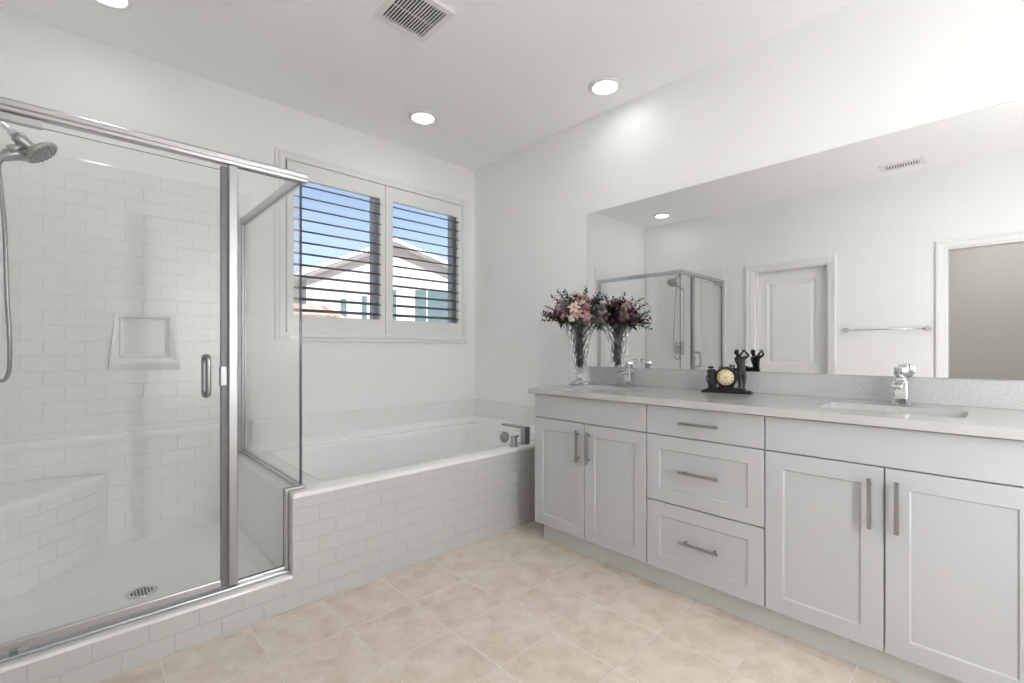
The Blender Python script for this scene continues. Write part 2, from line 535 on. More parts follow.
tile_faces(mb, lambda f: f.normal.y < -.95 and f.calc_center_median().y < -.015)
mb.build('back_panel', TB, st)
mb = MB()
mb.box(-2.8985, -2.878, -1.052, -.046, .112, 2.103, .003)
mb.box(-2.8985, -2.855, -.985, -.046, .1125, .70, .012)
bmesh.ops.recalc_face_normals(mb.bm, faces=mb.bm.faces)
tile_faces(mb, lambda f: f.normal.x > .95)
mb.build('side_panel', [M['acrylic'], M['tile_side']], st)
# soap niche
mb = MB()
mb.rings([
    [(-2.470, -.0225, 1.030), (-2.158, -.0225, 1.030), (-2.182, -.0225, 1.340), (-2.440, -.0225, 1.340)],
    [(-2.462, -.052, 1.066), (-2.166, -.052, 1.066), (-2.184, -.0265, 1.338), (-2.438, -.0265, 1.338)],
    [(-2.452, -.054, 1.078), (-2.176, -.054, 1.078), (-2.194, -.0265, 1.328), (-2.428, -.0265, 1.328)],
    [(-2.423, -.026, 1.098), (-2.205, -.026, 1.098), (-2.205, -.02, 1.319), (-2.423, -.02, 1.319)],
    [(-2.415, .02, 1.110), (-2.213, .02, 1.110), (-2.213, .02, 1.312), (-2.415, .02, 1.312)],
    [(-2.405, .032, 1.122), (-2.223, .032, 1.122), (-2.223, .032, 1.304), (-2.405, .032, 1.304)]], cap0=False, smooth=False)
mb.build('soap_niche', M['acrylic'], st, recalc=True)
# pan with curb
mb = MB()
prof = [(YT, 0), (YT, .140), (YT + .003, .147), (YT + .010, .151), (-1.0, .151), (-.985, .145), (-.965, .124), (-.93, .114), (-.6, .108), (-.10, .118), (-.002, .126), (-.002, 0)]
mb.prism(prof, 'x', -2.8975, -1.8965)
bmesh.ops.recalc_face_normals(mb.bm, faces=mb.bm.faces)
tile_faces(mb, lambda f: f.normal.y < -.95)
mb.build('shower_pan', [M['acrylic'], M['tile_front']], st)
# curved corner bench
P0, P1, P2 = Vector((-2.470, -.046)), Vector((-2.625, -.315)), Vector((-2.856, -.47))
arc = [(1 - t) ** 2 * P0 + 2 * t * (1 - t) * P1 + t * t * P2 for t in [i / 24 for i in range(25)]]
inn = [(-2.855, -.46), (-2.855, -.046)]
mb = MB()
cen = Vector((-2.75, -.15))
def off(p, d): return p + (cen - p).normalized() * d
lv = [(.110, 0), (.468, 0), (.482, .003), (.493, .010), (.499, .020), (.502, .034)]
vs = mb.rings([[(*off(p, d), z) for p in arc] for z, d in lv], closed=False, cap0=False, cap1=False)
last = [v.co.copy() for v in vs[-1]]
cor = Vector((-2.856, -.046, .530))
prev = vs[-1]
for fr in (.12, .3, .55, .8, .97):
    nx = [mb.bm.verts.new(p.lerp(cor, fr)) for p in last]
    for i in range(len(nx) - 1):
        mb.bm.faces.new((prev[i], prev[i + 1], nx[i + 1], nx[i])).smooth = True
    prev = nx
top = prev
c1 = mb.bm.verts.new(cor)

f = mb.bm.faces.new(top + [c1]); f.smooth = False
bmesh.ops.recalc_face_normals(mb.bm, faces=mb.bm.faces)
ls = [0]
for a, b in zip(arc[:-1], arc[1:]): ls.append(ls[-1] + (b - a).length)
for ri, r in enumerate(vs):
    for i, v in enumerate(r):
        for l in v.link_loops: l[mb.uv].uv = (ls[i], v.co.z)
for f in mb.bm.faces: f.material_index = 1 if abs(f.normal.z) < .3 else 0
if max(mb.bm.faces, key=lambda f: abs(f.normal.z)).normal.z < 0:
    for f in mb.bm.faces: f.normal_flip()
mb.build('corner_bench', [M['acrylic'], M['tile_bench']], st, recalc=False, uv=False)
# drain
mb = MB()
dc = Vector((-2.384, -.712, .1095))
mb.lathe([(.0, .0), (.056, .0), (.056, .003), (.050, .005), (.044, .0035), (.0, .0035)], dc, seg=36)
dr = mb.build('shower_drain', M['chrome'], st)
mb = MB()
for i in range(-3, 4):
    for j in range(-3, 4):
        if math.hypot(i, j) < 3.3:
            x, y = dc.x + i * .0112, dc.y + j * .0112
            mb.box(x - .0038, x + .0038, y - .0038, y + .0038, dc.z + .0033, dc.z + .0037)
mb.build('drain_shade_square', M['dark'], dr)  # dark squares on a solid grate, painted as shade in its holes

# ---- glass enclosure
en = tag(empty('shower_enclosure', (-2.36, YG, .151)), 'chrome framed clear glass shower door and panels meeting at a corner', 'shower enclosure')
mb = MB()
mb.prism([(YG - .026, 1.942), (YG - .026, 1.926), (YG - .020, 1.922), (YG - .020, 1.912), (YG - .012, 1.908), (YG + .012, 1.908), (YG + .020, 1.915), (YG + .024, 1.930), (YG + .020, 1.944), (YG + .01, 1.950), (YG - .016, 1.950)], 'x', -2.8775, -1.816, .0015)
mb.build('header_rail', M['alu'], en)
mb = MB()
mb.prism([(XG - .018, 1.912), (XG - .018, 1.944), (XG - .010, 1.950), (XG + .012, 1.950), (XG + .02, 1.942), (XG + .02, 1.912)], 'y', YG + .026, -.023, .0015)
mb.build('return_rail', M['alu'], en)
MB().box(-2.131, -2.097, YG - .019, YG + .019, .166, 1.907, .004).build('door_post', M['post'], en)
MB().box(-2.877, -2.857, YG - .016, YG + .016, .166, 1.907, .003).build('wall_channel', M['alu'], en)
MB().box(XG - .012, XG + .012, -.048, -.023, .53, 1.911, .003).build('wall_channel', M['alu'], en)
# notched bottom channel
mb = MB()
mb.box(-2.877, -1.8975, YG - .030, YG + .022, .1515, .163, .003)
mb.box(-2.097, -1.886, YG - .012, YG + .012, .163, .176, .003)
mb.box(-1.9125, -1.8965, YG - .020, YG + .014, .163, .5105, .003)
mb.box(-1.9125, -1.822, YG - .016, YG + .016, .5095, .521, .003)
mb.build('threshold_channel', M['alu'], en)
MB().box(XG - .013, XG + .013, YG + .016, -.023, .5095, .526, .003).build('return_sill', M['alu'], en)
def glass_box(mb, x0, x1, y0, y1, z0, z1, thin):
    mb.box(x0, x1, y0, y1, z0, z1)
    mb.bm.normal_update()
    for f in mb.bm.faces:
        n = f.normal
        f.material_index = 0 if abs(n['xyz'.index(thin)]) > .9 else 1
G2 = [M['glass'], M['glass_edge']]
mb = MB()
mb.prism([(-2.096, .177), (-1.9135, .177), (-1.9135, .5215), (-1.8455, .5215), (-1.8455, 1.907), (-2.096, 1.907)], 'y', YG - .004, YG + .004)
for f in mb.bm.faces: f.material_index = 0
mb.bm.normal_update()
for f in mb.bm.faces: f.material_index = 0 if abs(f.normal.y) > .9 else 1
mb.build('fixed_panel', G2, en)
mb = MB(); glass_box(mb, XG - .004, XG + .004, YG - .004, -.049, .5265, 1.911, 'x')
mb.build('return_panel', G2, en)
mb = MB(); glass_box(mb, -2.853, -2.156, YG - .004, YG + .004, .198, 1.884, 'y')
dp = mb.build('glass_door', G2, en)
MB().box(-2.156, -2.134, YG - .007, YG + .007, .17, 1.90, .002).build('door_seal', M['alud'], dp)
MB().box(-2.853, -2.156, YG - .010, YG + .010, .172, .199, .003).build('bottom_rail', M['alu'], dp)
MB().box(-2.852, -2.667, YG - .013, YG + .013, 1.880, 1.905, .003).build('pivot_hinge', M['alu'], dp)
MB().box(-2.160, -2.134, YG - .013, YG + .012, .995, 1.075, .004).build('strike_plate', M['post'], dp)
MB().box(-2.742, -2.722, YG - .034, YG - .012, .1632, .1715, .002).build('door_stop', M['alud'], en)
mb = MB()
for s in (-1, 1):
    yb = YG + s * .045
    pts = [(-2.206, YG + s * .004, 1.112), (-2.206, yb - s * .012, 1.112)] + [(-2.206, yb - s * .012 * (1 - math.sin(a)), 1.112 - .012 * (1 - math.cos(a))) for a in [PI / 2 * k / 5 for k in range(1, 6)]]
    pts += [(-2.206, yb - s * .012 * (1 - math.cos(a)), .963 + .012 * (1 - math.sin(a))) for a in [PI / 2 * k / 5 for k in range(0, 6)]] + [(-2.206, YG + s * .004, .963)]
    mb.tube(pts, .0095, 12)
    for z in (1.112, .963): mb.lathe([(.0, 0), (.014, 0), (.014, s * .004), (0, s * .004)], (-2.206, YG + s * .0042, z), (0, 1, 0), 16)
mb.build('door_handle', M['nickel'], dp)

# ---- shower fixtures on the west side panel
hs = tag(empty('hand_shower', (-2.878, -.5, 2.06)), 'chrome hand shower with round head and long hose on the shower wall', 'shower head')
xw = -2.8775
mb = MB()
mb.lathe([(0, 0), (.03, 0), (.03, .006), (.018, .012), (0, .012)], (xw, -.5, 2.065), (1, 0, 0), 24)
mb.tube([(xw, -.5, 2.065), (-2.85, -.5, 2.068), (-2.82, -.5, 2.058), (-2.785, -.5, 2.027), (-2.768, -.5, 2.011)], .0095)
mb.lathe([(.011, 0), (.017, .002), (.017, .018), (.011, .02)], (-2.778, -.5, 2.021), (.72, 0, -.69), 8, cap0=True, cap1=True, smooth=False)
mb.build('shower_arm', M['chrome'], hs)
mb = MB()
mb.lathe([(.0, 0), (.019, .0), (.024, .006), (.024, .028), (.021, .032), (.021, .062), (.016, .07), (0, .07)], (-2.765, -.5, 2.008), (.74, 0, -.67), 20)
mb.tube([(-2.735, -.5, 1.975), (-2.765, -.5, 1.955), (-2.785, -.5, 1.945)], [.014, .016, .016])
mb.build('head_holder', M['nickel'], hs)
mb = MB()
hn = Vector((-.66, .14, .74)).normalized()
hc = Vector((-2.695, -.5, 1.960))
mb.lathe([(0, -.014), (.052, -.014), (.061, -.010), (.064, -.003), (.061, .004), (.045, .014), (.02, .02), (0, .021)], hc, hn, 36)
q = Vector((0, 0, 1)).rotation_difference(hn).to_matrix()
mb.tube([hc + q @ Vector((-.05, 0, .004)), (-2.765, -.535, 1.912), (-2.800, -.575, 1.882), (-2.808, -.590, 1.858)], [.020, .016, .0135, .0115], 14)
hd = mb.build('spray_head', M['nickel'], hs)
mb = MB()
for rr, n in ((.0, 1), (.016, 6), (.032, 12), (.048, 18)):
    for k in range(n):
        a = 2 * PI * k / max(n, 1)
        mb.sphere(hc + q @ Vector((rr * math.cos(a), rr * math.sin(a), -.0145)), .0036, 6)
mb.build('spray_nozzle', M['alud'], hd)
mb = MB()
def spline(pts, n=10):
    pts = [Vector(p) for p in pts]; P = [pts[0]] + pts + [pts[-1]]; o = []
    for i in range(1, len(P) - 2):
        for k in range(n):
            t = k / n
            a, b, c, d = P[i - 1], P[i], P[i + 1], P[i + 2]
            o.append(.5 * ((2 * b) + (-a + c) * t + (2 * a - 5 * b + 4 * c - d) * t * t + (-a + 3 * b - 3 * c + d) * t ** 3))
    return o + [pts[-1]]
mb.tube(spline([(-2.808, -.590, 1.862), (-2.799, -.598, 1.80), (-2.786, -.600, 1.60), (-2.780, -.598, 1.35), (-2.774, -.595, 1.20), (-2.774, -.580, 1.11), (-2.780, -.550, 1.05), (-2.800, -.510, 1.02), (-2.828, -.465, 1.045), (-2.842, -.445, 1.12), (-2.838, -.445, 1.35), (-2.822, -.475, 1.70), (-2.806, -.496, 1.90), (-2.786, -.5, 1.944)]), .0068, 10)
mb.build('shower_hose', M['nickel'], hs)
sv = tag(empty('shower_valve', (-2.878, -.49, 1.16)), 'chrome shower valve with square plate and lever under the hand shower', 'valve')
MB().box(-2.8775, -2.868, -.57, -.41, 1.08, 1.24, .004).build('valve_plate', M['chrome'], sv)
mb = MB()
mb.lathe([(.0, 0), (.036, 0), (.034, .03), (.024, .045), (0, .046)], (-2.868, -.49, 1.16), (1, 0, 0), 24)
mb.tube([(-2.838, -.49, 1.16), (-2.832, -.49, 1.13), (-2.830, -.49, 1.10)], [.011, .009, .008])
mb.build('valve_lever', M['nickel'], sv)

# ================================================================ BATHTUB
tub = tag(empty('bathtub', (-.95, -.55, 0)), 'white alcove bathtub with tiled apron front under the shuttered window', 'bathtub')
def rr(x0, x1, y0, y1, r, z, n=8):
    o = []
    for cx, cy, a0 in ((x1 - r, y0 + r, -PI / 2), (x1 - r, y1 - r, 0), (x0 + r, y1 - r, PI / 2), (x0 + r, y0 + r, PI)):
        for k in range(n + 1):
            a = a0 + PI / 2 * k / n
            o.append((cx + r * math.cos(a), cy + r * math.sin(a), z))
    return o
mb = MB()
X0, X1, Y0, Y1 = -1.896, -.0015, YT, -.0015
mb.rings([rr(X0, X1, Y0, Y1, .006, .487), rr(X0 + .0005, X1, Y0 + .0005, Y1, .008, .494), rr(X0 + .004, X1, Y0 + .004, Y1, .012, .503), rr(X0 + .012, X1, Y0 + .012, Y1, .016, ZD),
          rr(-1.735, -.085, -.965, -.090, .10, ZD), rr(-1.722, -.097, -.955, -.100, .09, .505), rr(-1.712, -.105, -.947, -.107, .085, .494), rr(-1.700, -.112, -.935, -.115, .08, .46),
          rr(-1.62, -.14, -.91, -.14, .11, .32), rr(-1.52, -.17, -.88, -.17, .12, .18), rr(-1.46, -.22, -.83, -.22, .12, .135), rr(-1.36, -.32, -.73, -.32, .10, .13)], cap0=False, cap1=True)
mb.box(-1.896, -1.85, YT + .023, -.046, .10, .487)
mb.build('tub_shell', M['acrylic'], tub)
mb = MB()
mb.box(-1.896, -.0015, YT, YT + .022, 0, .4865)
mb.bm.normal_update()
tile_faces(mb, lambda f: f.normal.y < -.9)
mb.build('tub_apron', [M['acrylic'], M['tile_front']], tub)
mb = MB()
mb.box(-1.797, -.0015, -.021, -.0015, ZD - .002, .703, .005, seg=3)
mb.box(-.021, -.0015, YT, -.022, ZD - .002, .703, .005, seg=3)
bmesh.ops.recalc_face_normals(mb.bm, faces=mb.bm.faces)
tile_faces(mb, lambda f: f.normal.y < -.95 or f.normal.x < -.95)
mb.build('splash_ledge', [M['acrylic'], M['tile_splash']], tub)
mb = MB()
cv = [(.0205, .506), (.0205, .552), (.030, .546), (.050, .534), (.068, .520), (.074, .506)]
mb.prism([(-p[0], p[1]) for p in cv], 'x', -1.83, -.0015)
mb.prism([(-p[0], p[1]) for p in cv], 'y', YT + .012, -.0015)
mb.build('back_rim', M['acrylic'], tub)
mb = MB()
mb.lathe([(0, 0), (.042, 0), (.042, .014), (.037, .022), (.0, .022)], (-.114, -.530, .448), (-.97, 0, .2), 28)
mb.build('overflow_plate', M['nickel'], tub)
tf = tag(empty('tub_faucet', (-.42, -1.03, ZD)), 'square chrome deck tub faucet with flat spout at the bathtub corner', 'faucet')
mb = MB()
mb.lathe([(0, 0), (.032, 0), (.032, .005), (0, .005)], (-.388, -1.028, ZD), seg=24)
mb.box(-.412, -.364, -1.052, -1.004, ZD + .004, ZD + .113, .006)
sp = MB()
b = mb
ang = math.atan2(.19, -.03)
dv = Vector((math.cos(ang), math.sin(ang), 0)); pv = Vector((-dv.y, dv.x, 0)); o = Vector((-.388, -1.028, 0))
rg = []
for s, zt_, zb_, wd in ((-.02, .117, .102, .020), (.02, .117, .102, .020), (.12, .118, .106, .018), (.19, .119, .108, .017)):
    c = o + dv * s
    rg.append([c + pv * wd + Vector((0, 0, ZD + zb_)), c - pv * wd + Vector((0, 0, ZD + zb_)), c - pv * wd + Vector((0, 0, ZD + zt_)), c + pv * wd + Vector((0, 0, ZD + zt_))])
sp.bm.free()
mb.rings(rg, smooth=False)
mb.build('spout', M['nickel'], tf)
mb = MB()
mb.lathe([(0, 0), (.029, 0), (.029, .005), (.021, .006), (.021, .060), (.019, .064), (0, .064)], (-.497, -1.032, ZD), seg=28)
mb.box(-.512, -.455, -1.041, -1.023, ZD + .058, ZD + .067, .002)
mb.build('lever', M['nickel'], tf)

# ================================================================ VANITY
XF = -.6055
YV = (-1.322, -2.065, -2.585, -3.328)
GAP = .0022
def shaker(mb, y0, y1, z0, z1, fw=.062, x=XF, th=.019):
    def rc(xx, i): return [(xx, y0 + i, z0 + i), (xx, y1 - i, z0 + i), (xx, y1 - i, z1 - i), (xx, y0 + i, z1 - i)]
    mb.rings([rc(x + th, 0), rc(x + .0015, 0), rc(x, .0015), rc(x, fw), rc(x + .006, fw + .0045)], smooth=False)
def slab(mb, y0, y1, z0, z1, x=XF, th=.019):
    def rc(xx, i): return [(xx, y0 + i, z0 + i), (xx, y1 - i, z0 + i), (xx, y1 - i, z1 - i), (xx, y0 + i, z1 - i)]
    mb.rings([rc(x + th, 0), rc(x + .0015, 0), rc(x, .0015)], smooth=False)
def pull(parent, y, z, vertical, ln=.172):
    mb = MB()
    x = XF - .030
    if vertical:
        mb.box(x - .005, x + .005, y - .006, y + .006, z - ln / 2, z + ln / 2, .0015)
        for s in (-1, 1): mb.tube([(x, y, z + s * .064), (XF + .0002, y, z + s * .064)], .0045, 10)
    else:
        mb.box(x - .005, x + .005, y - ln / 2, y + ln / 2, z - .006, z + .006, .0015)
        for s in (-1, 1): mb.tube([(x, y + s * .064, z), (XF + .0002, y + s * .064, z)], .0045, 10)
    return mb.build('handle', M['nickel'], parent)
def carcass(t, ya, yb, hole=False):
    mb = MB()
    x0, x1 = -.586, -.021
    mb.box(x0, x1, yb, yb + .016, .12, .8855)
    mb.box(x0, x1, ya - .016, ya, .12, .8855)
    mb.box(x0, x1, yb + .016, ya - .016, .12, .136)
    mb.box(x1 - .008, x1, yb + .016, ya - .016, .136, .8855)
    mb.box(x0, x0 + .018, yb + .016, ya - .016, .73, .8855)
    mb.box(x0, x0 + .018, (ya + yb) / 2 - .02, (ya + yb) / 2 + .02, .136, .73)
    mb.build('carcass', M['cab'], t)
    MB().box(-.53, -.512, yb, ya - (.010 if ya > -1.4 else 0), 0, .1198).build('toe_kick', M['toe'], t)
def sink_cabinet(ya, yb, label):
    t = tag(empty('sink_cabinet', (-.3, (ya + yb) / 2, 0)), label, 'cabinet', 'sink cabinets of the double vanity')
    carcass(t, ya, yb)
    mb = MB(); slab(mb, yb + GAP, ya - GAP, .7485, .880); mb.build('false_front', M['cab'], t)
    ym = (ya + yb) / 2
    for (a, b, hy) in ((ym + GAP, ya - GAP, ym + .037), (yb + GAP, ym - GAP, ym - .035)):
        mb = MB(); shaker(mb, a, b, .121, .7435)
        d = mb.build('cabinet_door', M['cab'], t)
        pull(d, hy, .622, True)
    return t
sink_cabinet(YV[0], YV[1], 'white shaker double door sink cabinet at the far end, below the flower vase')
dcab = tag(empty('drawer_cabinet', (-.3, (YV[1] + YV[2]) / 2, 0)), 'white three drawer cabinet between the two sink cabinets, below the golf clock', 'cabinet')
carcass(dcab, YV[1], YV[2])
ym = (YV[1] + YV[2]) / 2
for k, (z0, z1, hz) in enumerate(((.7485, .880, .814), (.437, .7435, .595), (.121, .432, .282))):
    mb = MB()
    (slab if k == 0 else shaker)(mb, YV[2] + GAP, YV[1] - GAP, z0, z1)
    d = mb.build('drawer', M['cab'], dcab)
    pull(d, ym, hz, False)
sink_cabinet(YV[2], YV[3], 'white shaker double door sink cabinet at the near end, under the uncovered sink')

# counter with two sink cut-outs
ct = tag(empty('countertop', (-.3, -2.3, ZC)), 'long grey quartz countertop with low backsplash across the vanity cabinets', 'countertop')
SINKS = ((-1.655, 'rectangular white undermount sink beside the flower vase'), (-2.940, 'rectangular white undermount sink at the near end of the counter'))
mb = MB()
def plan_slab(mb, x0, x1, y0, y1, z0, z1, holes):
    """slab with rounded holes: bridge each rounded hole to a rectangular cell"""
    us = [y1, y0]
    cells = []
    ylist = sorted(holes, key=lambda h: -h[3])
    ycur = y1
    for h in ylist:
        hx0, hx1, hy0, hy1, r = h
        mb.quad([(x0, ycur, z1), (x0, hy1 + .03, z1), (x1, hy1 + .03, z1), (x1, ycur, z1)])
        inner = rr(hx0, hx1, hy0, hy1, r, z1, 5)
        outer = rr(x0, x1, hy0 - .03, hy1 + .03, .0001, z1, 5)
        low = [(p[0], p[1], z0) for p in inner]
        mb.rings([outer, inner, low], cap0=False, cap1=False, smooth=False)
        ycur = hy0 - .03
    mb.quad([(x0, ycur, z1), (x0, y0, z1), (x1, y0, z1), (x1, ycur, z1)])
    e = .0015
    # edges and underside strip
    mb.quad([(x0, y1, z1), (x0, y0, z1), (x0, y0, z0), (x0, y1, z0)])
    mb.quad([(x0, y1, z1), (x1, y1, z1), (x1, y1, z0), (x0, y1, z0)])
    mb.quad([(x0, y0, z1), (x1, y0, z1), (x1, y0, z0), (x0, y0, z0)])
    mb.quad([(x0, y1, z0), (x0, y0, z0), (x0 + .06, y0, z0), (x0 + .06, y1, z0)])
holes = [(-.468, -.218, yc - .208, yc + .208, .03) for yc, _ in SINKS]
plan_slab(mb, -.631, -.0015, -3.36, -1.298, ZC - .032, ZC, holes)
mb.build('counter_slab', M['quartz'], ct)
MB().box(-.020, -.0015, -3.36, -1.298, ZC + .0003, 1.0245, .0012).build('backsplash', M['quartz'], ct)
for yc, lab in SINKS:
    s = tag(empty('sink_basin', (-.343, yc, ZC - .17)), lab, 'sink', 'undermount sinks in the vanity counter')
    mb = MB()
    zt_ = ZC - .0325
    mb.rings([rr(-.485, -.201, yc - .225, yc + .225, .035, zt_ - .012), rr(-.485, -.201, yc - .225, yc + .225, .035, zt_), rr(-.471, -.215, yc - .211, yc + .211, .033, zt_), rr(-.466, -.220, yc - .206, yc + .206, .035, zt_ - .01), rr(-.455, -.231, yc - .195, yc + .195, .04, zt_ - .10), rr(-.435, -.251, yc - .172, yc + .172, .04, zt_ - .125), rr(-.375, -.300, yc - .04, yc + .04, .03, zt_ - .132)], cap0=False, cap1=True)
    mb.build('sink_bowl', M['porcelain'], s)
    MB().lathe([(0, .0), (.022, .0), (.022, .003), (.015, .005), (0, .006)], (-.338, yc, zt_ - .1318), seg=20).build('sink_drain', M['chrome'], s)

# faucets
def faucet(label):
    t = tag(empty('vanity_faucet', (0, 0, 0)), label, 'faucet', 'chrome faucets on the vanity counter')
    mb = MB()
    mb.box(-.030, .030, -.030, .030, 0, .006, .003)
    mb.box(-.0235, .0235, -.0235, .0235, .005, .098, .006)
    mb.box(-.0235, .012, -.018, .018, .094, .112, .008)
    mb.build('faucet_body', M['chrome'], t, local=True)
    mb = MB()
    pr = [(-.015, .070), (-.06, .074), (-.125, .071), (-.128, .076), (-.128, .088), (-.06, .096), (-.015, .098)]
    mb.prism(pr, 'y', -.018, .018, .003)
    mb.lathe([(0, 0), (.010, 0), (.010, .006), (0, .006)], (-.112, 0, .0655), seg=14)
    mb.build('spout', M['chrome'], t, local=True)
    mb = MB()
    mb.lathe([(0, .108), (.017, .108), (.017, .116), (.0235, .120), (.0235, .150), (.021, .154), (0, .154)], (0, 0, 0), seg=24)
    mb.box(.006, .075, -.007, .007, .140, .149, .003)
    mb.box(.064, .075, -.016, .016, .140, .165, .003)
    mb.build('faucet_handle', M['chrome'], t, local=True)
    return t
fa = faucet('chrome single hole faucet beside the flower vase')
fa.location = (-.120, -1.662, ZC)
fb = copy_tree(fa); fb.location = (-.120, -2.947, ZC)
fb['label'] = 'chrome single hole faucet behind the uncovered near sink'

# mirror
mr = tag(empty('vanity_mirror', (0, -2.3, 1.027)), 'wide frameless wall mirror above the vanity backsplash', 'mirror')
mb = MB()
mb.box(-.0065, -.0012, -3.40, -1.256, 1.028, 2.088)
mb.bm.normal_update()
for f in mb.bm.faces: f.material_index = 0 if f.normal.x < -.9 else 1
mb.build('mirror_glass', [M['mirror'], M['mirror_edge']], mr)
MB().box(-.010, -.0012, -3.40, -1.256, 1.0248, 1.0285, .0008).build('mirror_channel', M['alu'], mr)

# ================================================================ COUNTER OBJECTS
# ---- crystal vase
VC = Vector((-.222, -1.360, ZC))
random.seed(4)
vase = tag(empty('crystal_vase', VC), 'tall footed cut crystal vase on the far end of the counter', 'vase')
outer = [(.000, .0), (.066, .0), (.070, .004), (.068, .009), (.050, .016), (.028, .026), (.019, .040), (.018, .052), (.022, .062), (.021, .070), (.026, .080), (.034, .100), (.040, .130), (.046, .165), (.052, .200), (.058, .240), (.065, .280), (.074, .315), (.088, .350), (.104, .380), (.112, .396), (.113, .402)]
inner = [(.109, .402), (.100, .381), (.083, .350), (.069, .315), (.060, .280), (.053, .240), (.047, .200), (.041, .165), (.035, .130), (.027, .104), (.014, .092), (.0, .089)]
def facet(i, k):
    z = outer[i][1] if i < len(outer) else 0
    if i >= len(outer) or z < .08 or z > .385: return 1
    return 1 + .05 * (((k + i) % 2) * 2 - 1)
mb = MB()
mb.lathe([(max(r, .0001), z) for r, z in outer + inner], VC + Vector((0, 0, .0004)), seg=28, smooth=False, rmod=facet)
mb.build('vase_body', M['crystal'], vase)

bq = tag(empty('flower_bouquet', VC + Vector((0, 0, .10))), 'full bouquet of dusty pink, mauve and cream flowers standing in the crystal vase', 'bouquet')
FM = {
    'pink': mat('dusty pink petal', (.40, .19, .20), .75, vary=.3, vscale=60, spec=.2),
    'rose': mat('rose petal', (.50, .30, .28), .75, vary=.3, vscale=60, spec=.2),
    'cream': mat('cream petal', (.70, .58, .48), .75, vary=.2, vscale=60, spec=.2),
    'mauve': mat('mauve petal', (.17, .10, .16), .75, vary=.4, vscale=60, spec=.2),
    'wine': mat('wine petal', (.12, .05, .06), .75, vary=.4, vscale=60, spec=.2),
    'leafd': mat('dark green leaf', (.022, .04, .032), .65, vary=.5, vscale=30, spec=.2),
    'leafg': mat('grey green leaf', (.15, .19, .155), .75, vary=.4, vscale=30, spec=.2),
    'stem': mat('blue green stem', (.24, .32, .35), .6, vary=.6, vscale=30, spec=.3),
    'dry': mat('dried petals', (.36, .17, .13), .8, vary=.75, vscale=45, spec=.2),
}
def frame_of(d):
    d = Vector(d).normalized()
    return Vector((0, 0, 1)).rotation_difference(d).to_matrix()
def petal(mb, base, q, az, ln, wd, tilt, curl, mi=0):
    """one curved, cupped petal or leaf"""
    rows = []
    for i in range(6):
        s = i / 5
        a = tilt + curl * s
        r = ln * s * math.sin(a) ; z = ln * s * math.cos(a)
        ww = wd * math.sin(PI * (.12 + .83 * s)) * .5
        row = []
        for k in (-1, 0, 1):
            p = Matrix.Rotation(az, 3, 'Z') @ Vector((r, k * ww, z + abs(k) * ww * .35))
            row.append(mb.bm.verts.new(base + q @ p))
        rows.append(row)
    for a, b in zip(rows[:-1], rows[1:]):
        for k in range(2):
            f = mb.bm.faces.new((a[k], a[k + 1], b[k + 1], b[k])); f.smooth = True; f.material_index = mi
def flower_mesh(kind, m):
    mb = MB(); q = Matrix.Identity(3); o = Vector((0, 0, 0)); ms = [m, FM['cream'], FM['leafd']]
    if kind == 'lily':
        for k in range(6): petal(mb, o, q, k * PI / 3, .044, .022, .30, 1.0 + .25 * (k % 2))
        for k in range(5): mb.tube([o, Vector((.013 * math.cos(k * 1.26), .013 * math.sin(k * 1.26), .038))], .0014, 5, mi=1)
    elif kind == 'rose':
        for ring, (n, t, l, w_) in enumerate(((3, .05, .024, .024), (5, .35, .028, .028), (7, .75, .031, .028), (8, 1.1, .033, .026))):
            for k in range(n): petal(mb, o, q, 2 * PI * k / n + ring * .6, l, w_, t, .5)
    elif kind == 'cluster':                                      # a head of many tiny florets
        rg = random.Random(3)
        for i in range(16):
            a, e = rg.uniform(0, 6.28), rg.uniform(.2, 1.5)
            c = Vector((math.cos(a) * math.cos(e), math.sin(a) * math.cos(e), math.sin(e))) * .024
            for k in range(4): petal(mb, c, frame_of(c), k * PI / 2, .011, .009, .9, .5, mi=0 if i % 4 else 1)
    elif kind == 'heather':                                      # upright spike of small florets
        for i in range(26):
            s = i / 25
            petal(mb, Vector((0, 0, .008 + .07 * s)), q, i * 2.4, .016 * (1 - .6 * s), .009, .7 - .3 * s, .4)
        mb.tube([o, (0, 0, .078)], .0012, 5)
    else:                                                        # leafy sprig
        mb.tube([o, (.004, 0, .05), (.012, 0, .10)], [.0016, .0013, .0008], 5)
        for i in range(11):
            s = (i + 1) / 11
            petal(mb, Vector((.012 * s * s, 0, .10 * s)), q, i * PI * .76, .032 * (1.15 - .5 * s), .017, .8, .35)
    mb.tube([o + Vector((0, 0, -.02)), o + Vector((0, 0, .012))], .0022, 6, mi=2)
    return mb.build(kind + ('_bloom' if kind != 'sprig' else '_leaves'), ms, None, local=True, recalc=False)
protos = {}
HB = VC + Vector((0, 0, .415))
def bloom(kind, colour, d, dist, spin):
    key = (kind, colour)
    d = Vector(d).normalized()
    reach = dist + (.11 if kind == 'sprig' else .085 if kind == 'heather' else .045)
    if d.x * reach > .19:                                        # keep clear of the mirror behind
        d.x = .19 / reach
        d.normalize()
        d.x = min(d.x, .19 / reach)
    if key not in protos:
        protos[key] = ob = flower_mesh(kind, FM[colour])
    else:
        ob = protos[key].copy(); C.objects.link(ob)
    ob.parent = bq
    ob.rotation_mode = 'QUATERNION'
    ob.rotation_quaternion = Vector((0, 0, 1)).rotation_difference(d) @ Matrix.Rotation(spin, 3, 'Z').to_quaternion()
    ob.location = HB + Vector((d.x * dist, d.y * dist, d.z * dist * .92)) - bq.location
    return ob
random.seed(11)
